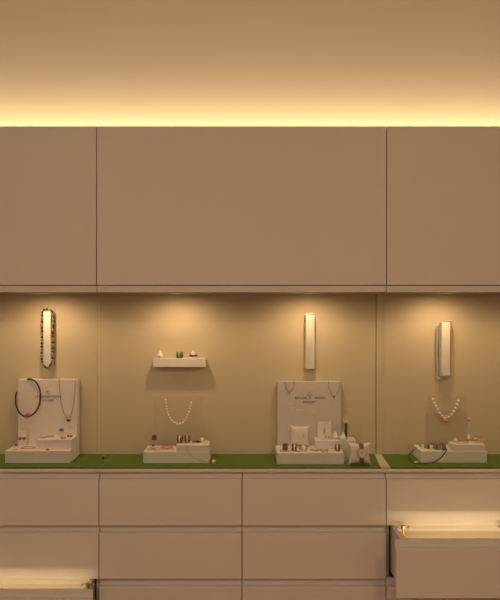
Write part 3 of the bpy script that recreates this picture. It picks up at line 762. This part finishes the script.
# --- on the bracelet stand
zl, zu = zl4 + .0002, zu4 + .0002
t = thing('cord_bracelet', 'black cord bracelet with gold bead leaning on the stand front', 'bracelet', P(424, 463, .09))
def on_top(px, y): return Vector((X(px, y), y, zl + .0024))
def on_felt(px, py): p = P(px, py, yf(py)); p.z = MT + .0024; return p
pts = [on_top(421, .225), P(415.5, 448.6, .215), P(410.8, 452.5, .18), P(408.8, 456.5, .14), P(409.8, 460.3, .11), on_felt(413.5, 463.2), on_felt(420, 464.4), on_felt(428, 464.0), P(435, 461.6, y4 - .006), P(441, 457.6, y4 - .005), P(444.6, 453, y4 - .003), on_top(446.3, y4 + .006), on_top(446.6, .145), on_top(443, .215), on_top(434, .238)]
bm = NB(); tube(bm, smooth_path(pts, 5, True), .0022, 8, True); part('cord', bm, CORD, t, None, True)
bm = NB(); c = P(415.8, 463.6, yf(463.8)); c.z = MT + .0066
sphere(bm, c, .0062, (1.5, 1, .95)); sphere(bm, c + Vector((.011, 0, .002)), .0045); part('bead', bm, GOLD, t, None, True, 'gold bead')
# lime and gold block bracelet
t = thing('block_bracelet', 'bracelet of lime, gold and cream blocks on the lower step', 'bracelet', (X(431, .15), .15, zl))
blk = [(422.6, PEARL), (425.4, LIME), (428.2, GREEN), (431.0, PEARL), (433.8, LIME), (436.6, GREEN), (439.2, LIME)]
for i, (px, m_) in enumerate(blk):
    yb = .182 - .0055 * i; x = X(px, yb); bm = NB(); box(bm, x - .0060, x + .0060, yb - .008, yb + .008, zl, zl + .0165, .0018); part('block', bm, m_, t)
bm = NB(); tube(bm, [Vector((X(px, .182 - .0055 * i), .182 - .0055 * i, zl + .006)) for i, (px, m_) in enumerate(blk)], .0014, 6); part('thread', bm, CORD, t)
ring(443.7, .135, zl, .0120, .018, 'dark green ring beside the lime block bracelet', GREEN, None, 1.35, .003)
bm = NB(); tube(bm, smooth_path([Vector((X(439, .2), .2, zl + .002)), Vector((X(439.6, .197), .197, zl + .010)), Vector((X(441.6, .195), .195, zl + .0175)), Vector((X(443.8, .197), .197, zl + .013)), Vector((X(444.6, .2), .2, zl + .002))], 6), .0022, 8)
solo('bangle', bm, CORD, 'small black half bangle standing behind the dark green ring', 'bangle', None, True)
# on its upper step
ring_cone(455.2, .17, zu, .0130, .022, 'white ring cone at the near end of the bracelet stand top')
cone_ring(455.2, .17, zu + .0055, .0146, .004, 'slim rose ring on the bracelet stand cone', ROSE, PEACH)
loose_chain([(458, .135), (461.5, .13), (464.5, .14), (464, .165), (460, .175), (457.5, .16)], zu, .0030, 'peach and gold chain bracelet coiled on the top step', PEACH, 'chain_bracelet', 'bracelet', True)
t = thing('pendant_stand', 'thin wire hook with a dangling crystal drop on the top step', 'pendant holder', (X(469, .19), .19, zu))
bx_ = X(469, .19)
bm = NB(); lathe(bm, (bx_, .19, zu), [(0, 0), (.009, 0), (.009, .0018), (0, .0022)], 16); tube(bm, smooth_path([Vector((bx_ + .004, .195, zu + .001)), Vector((bx_ + .004, .195, zu + .07)), Vector((bx_ + .003, .194, zu + .105)), Vector((bx_, .188, zu + .112)), Vector((bx_ - .002, .182, zu + .106))], 6), .0008, 6); part('wire', bm, ROSE, t, None, True)
t = thing('crystal_pendant', 'long crystal and pearl drop pendant hanging from the wire hook', 'pendant', (bx_ - .002, .182, zu + .005))
bm = NB(); tube(bm, [Vector((bx_ - .002, .182, zu + z)) for z in (.105, .06, .032)], .0007, 6); part('chain', bm, SILVER, t)
bm = NB(); sphere(bm, (bx_ - .002, .182, zu + .099), .0055); part('rose_bead', bm, ROSE, t, None, True)
bm = NB(); tube(bm, [Vector((bx_ - .002, .181, zu + z)) for z in (.088, .080, .068, .058)], [.0012, .0024, .0024, .0012], 10); part('crystal', bm, CRYSTAL, t, None, True)
bm = NB(); lathe(bm, (bx_ - .003, .181, zu + .012), [(0, 0), (.006, .001), (.0082, .006), (.0068, .013), (.003, .020), (0, .022)], 18); part('pearl_drop', bm, PEARL, t, None, True)
ring(467.2, .135, zu, .0065, .004, 'small gold ring with dark red stone under the crystal drop', GOLD, BROWN, .2, stone_r=.0048)
ring(475.4, .15, zu, .0085, .005, 'gold ring with pearl, first after the wire hook', GOLD, PEARL, -.3, stone_r=.0055)
ring(479.4, .14, zu, .0075, .005, 'gold ring with peach stone, second after the wire hook', GOLD, PEACH, .3, stone_r=.005)
ring(483, .15, zu, .007, .004, 'thin gold ring nearest the outer end of the top step', GOLD, PEARL, .7, stone_r=.0042)

# ---------------------------------------------------------------- added fill lamps, out of view, giving the room its ambient light
def fill_lamp(x, y, power, col, label):
    t = thing('fill_lamp', label, 'added fill lamp', (x, y, CEIL), 'added round fill lights out of view')
    bm = NB(); lathe(bm, (x, y, CEIL), [(0, -.0005), (.25, -.0005), (.25, -.05), (.235, -.06), (.235, -.02), (0, -.02)], 32); part('housing', bm, WHITE, t, None, True)
    bm = NB(); lathe(bm, (x, y, CEIL - .021), [(0, 0), (.233, 0), (.233, -.02), (0, -.03)], 32); part('diffuser', bm, GLOWC, t, None, True)
    area('fill_lamp_light', (x, y, CEIL - .07), (0, 0, 0), .4, .4, power, col, t, 'DISK')
LC = (1.0, .78, .53)
fill_lamp(-1.35, -3.3, 20, (1.0, .92, .74), 'added round ceiling fill lamp on the left behind the viewer')
fill_lamp(1.35, -3.3, 20, (1.0, .69, .34), 'added round ceiling fill lamp on the right behind the viewer')
fill_lamp(0, -4.5, 11, LC, 'added round ceiling fill lamp near the shop front')

w = bpy.data.worlds.new('World'); scene.world = w; w.use_nodes = True
w.node_tree.nodes['Background'].inputs[0].default_value = (1, .7, .45, 1); w.node_tree.nodes['Background'].inputs[1].default_value = .02

# ---------------------------------------------------------------- camera and view
cam = bpy.data.cameras.new('camera'); co = bpy.data.objects.new('camera', cam); COL.objects.link(co)
co.location = (0, -D, H); co.rotation_euler = (PI / 2, 0, 0)
cam.sensor_fit = 'VERTICAL'; cam.sensor_height = 36; cam.sensor_width = 30; cam.lens = (D / S) * 36 / 600
cam.shift_y = (HZ - 300) / 600
cam.clip_start = .05
scene.camera = co
vs_ = scene.view_settings
scene.display_settings.display_device = 'sRGB'
vs_.view_transform = 'Standard'; vs_.look = 'None'; vs_.gamma = 1; vs_.use_curve_mapping = False; vs_.exposure = 0.0
scene.cycles.use_denoising = True
scene.cycles.max_bounces = 10
scene.cycles.transparent_max_bounces = 16
scene.cycles.caustics_reflective = False; scene.cycles.caustics_refractive = False
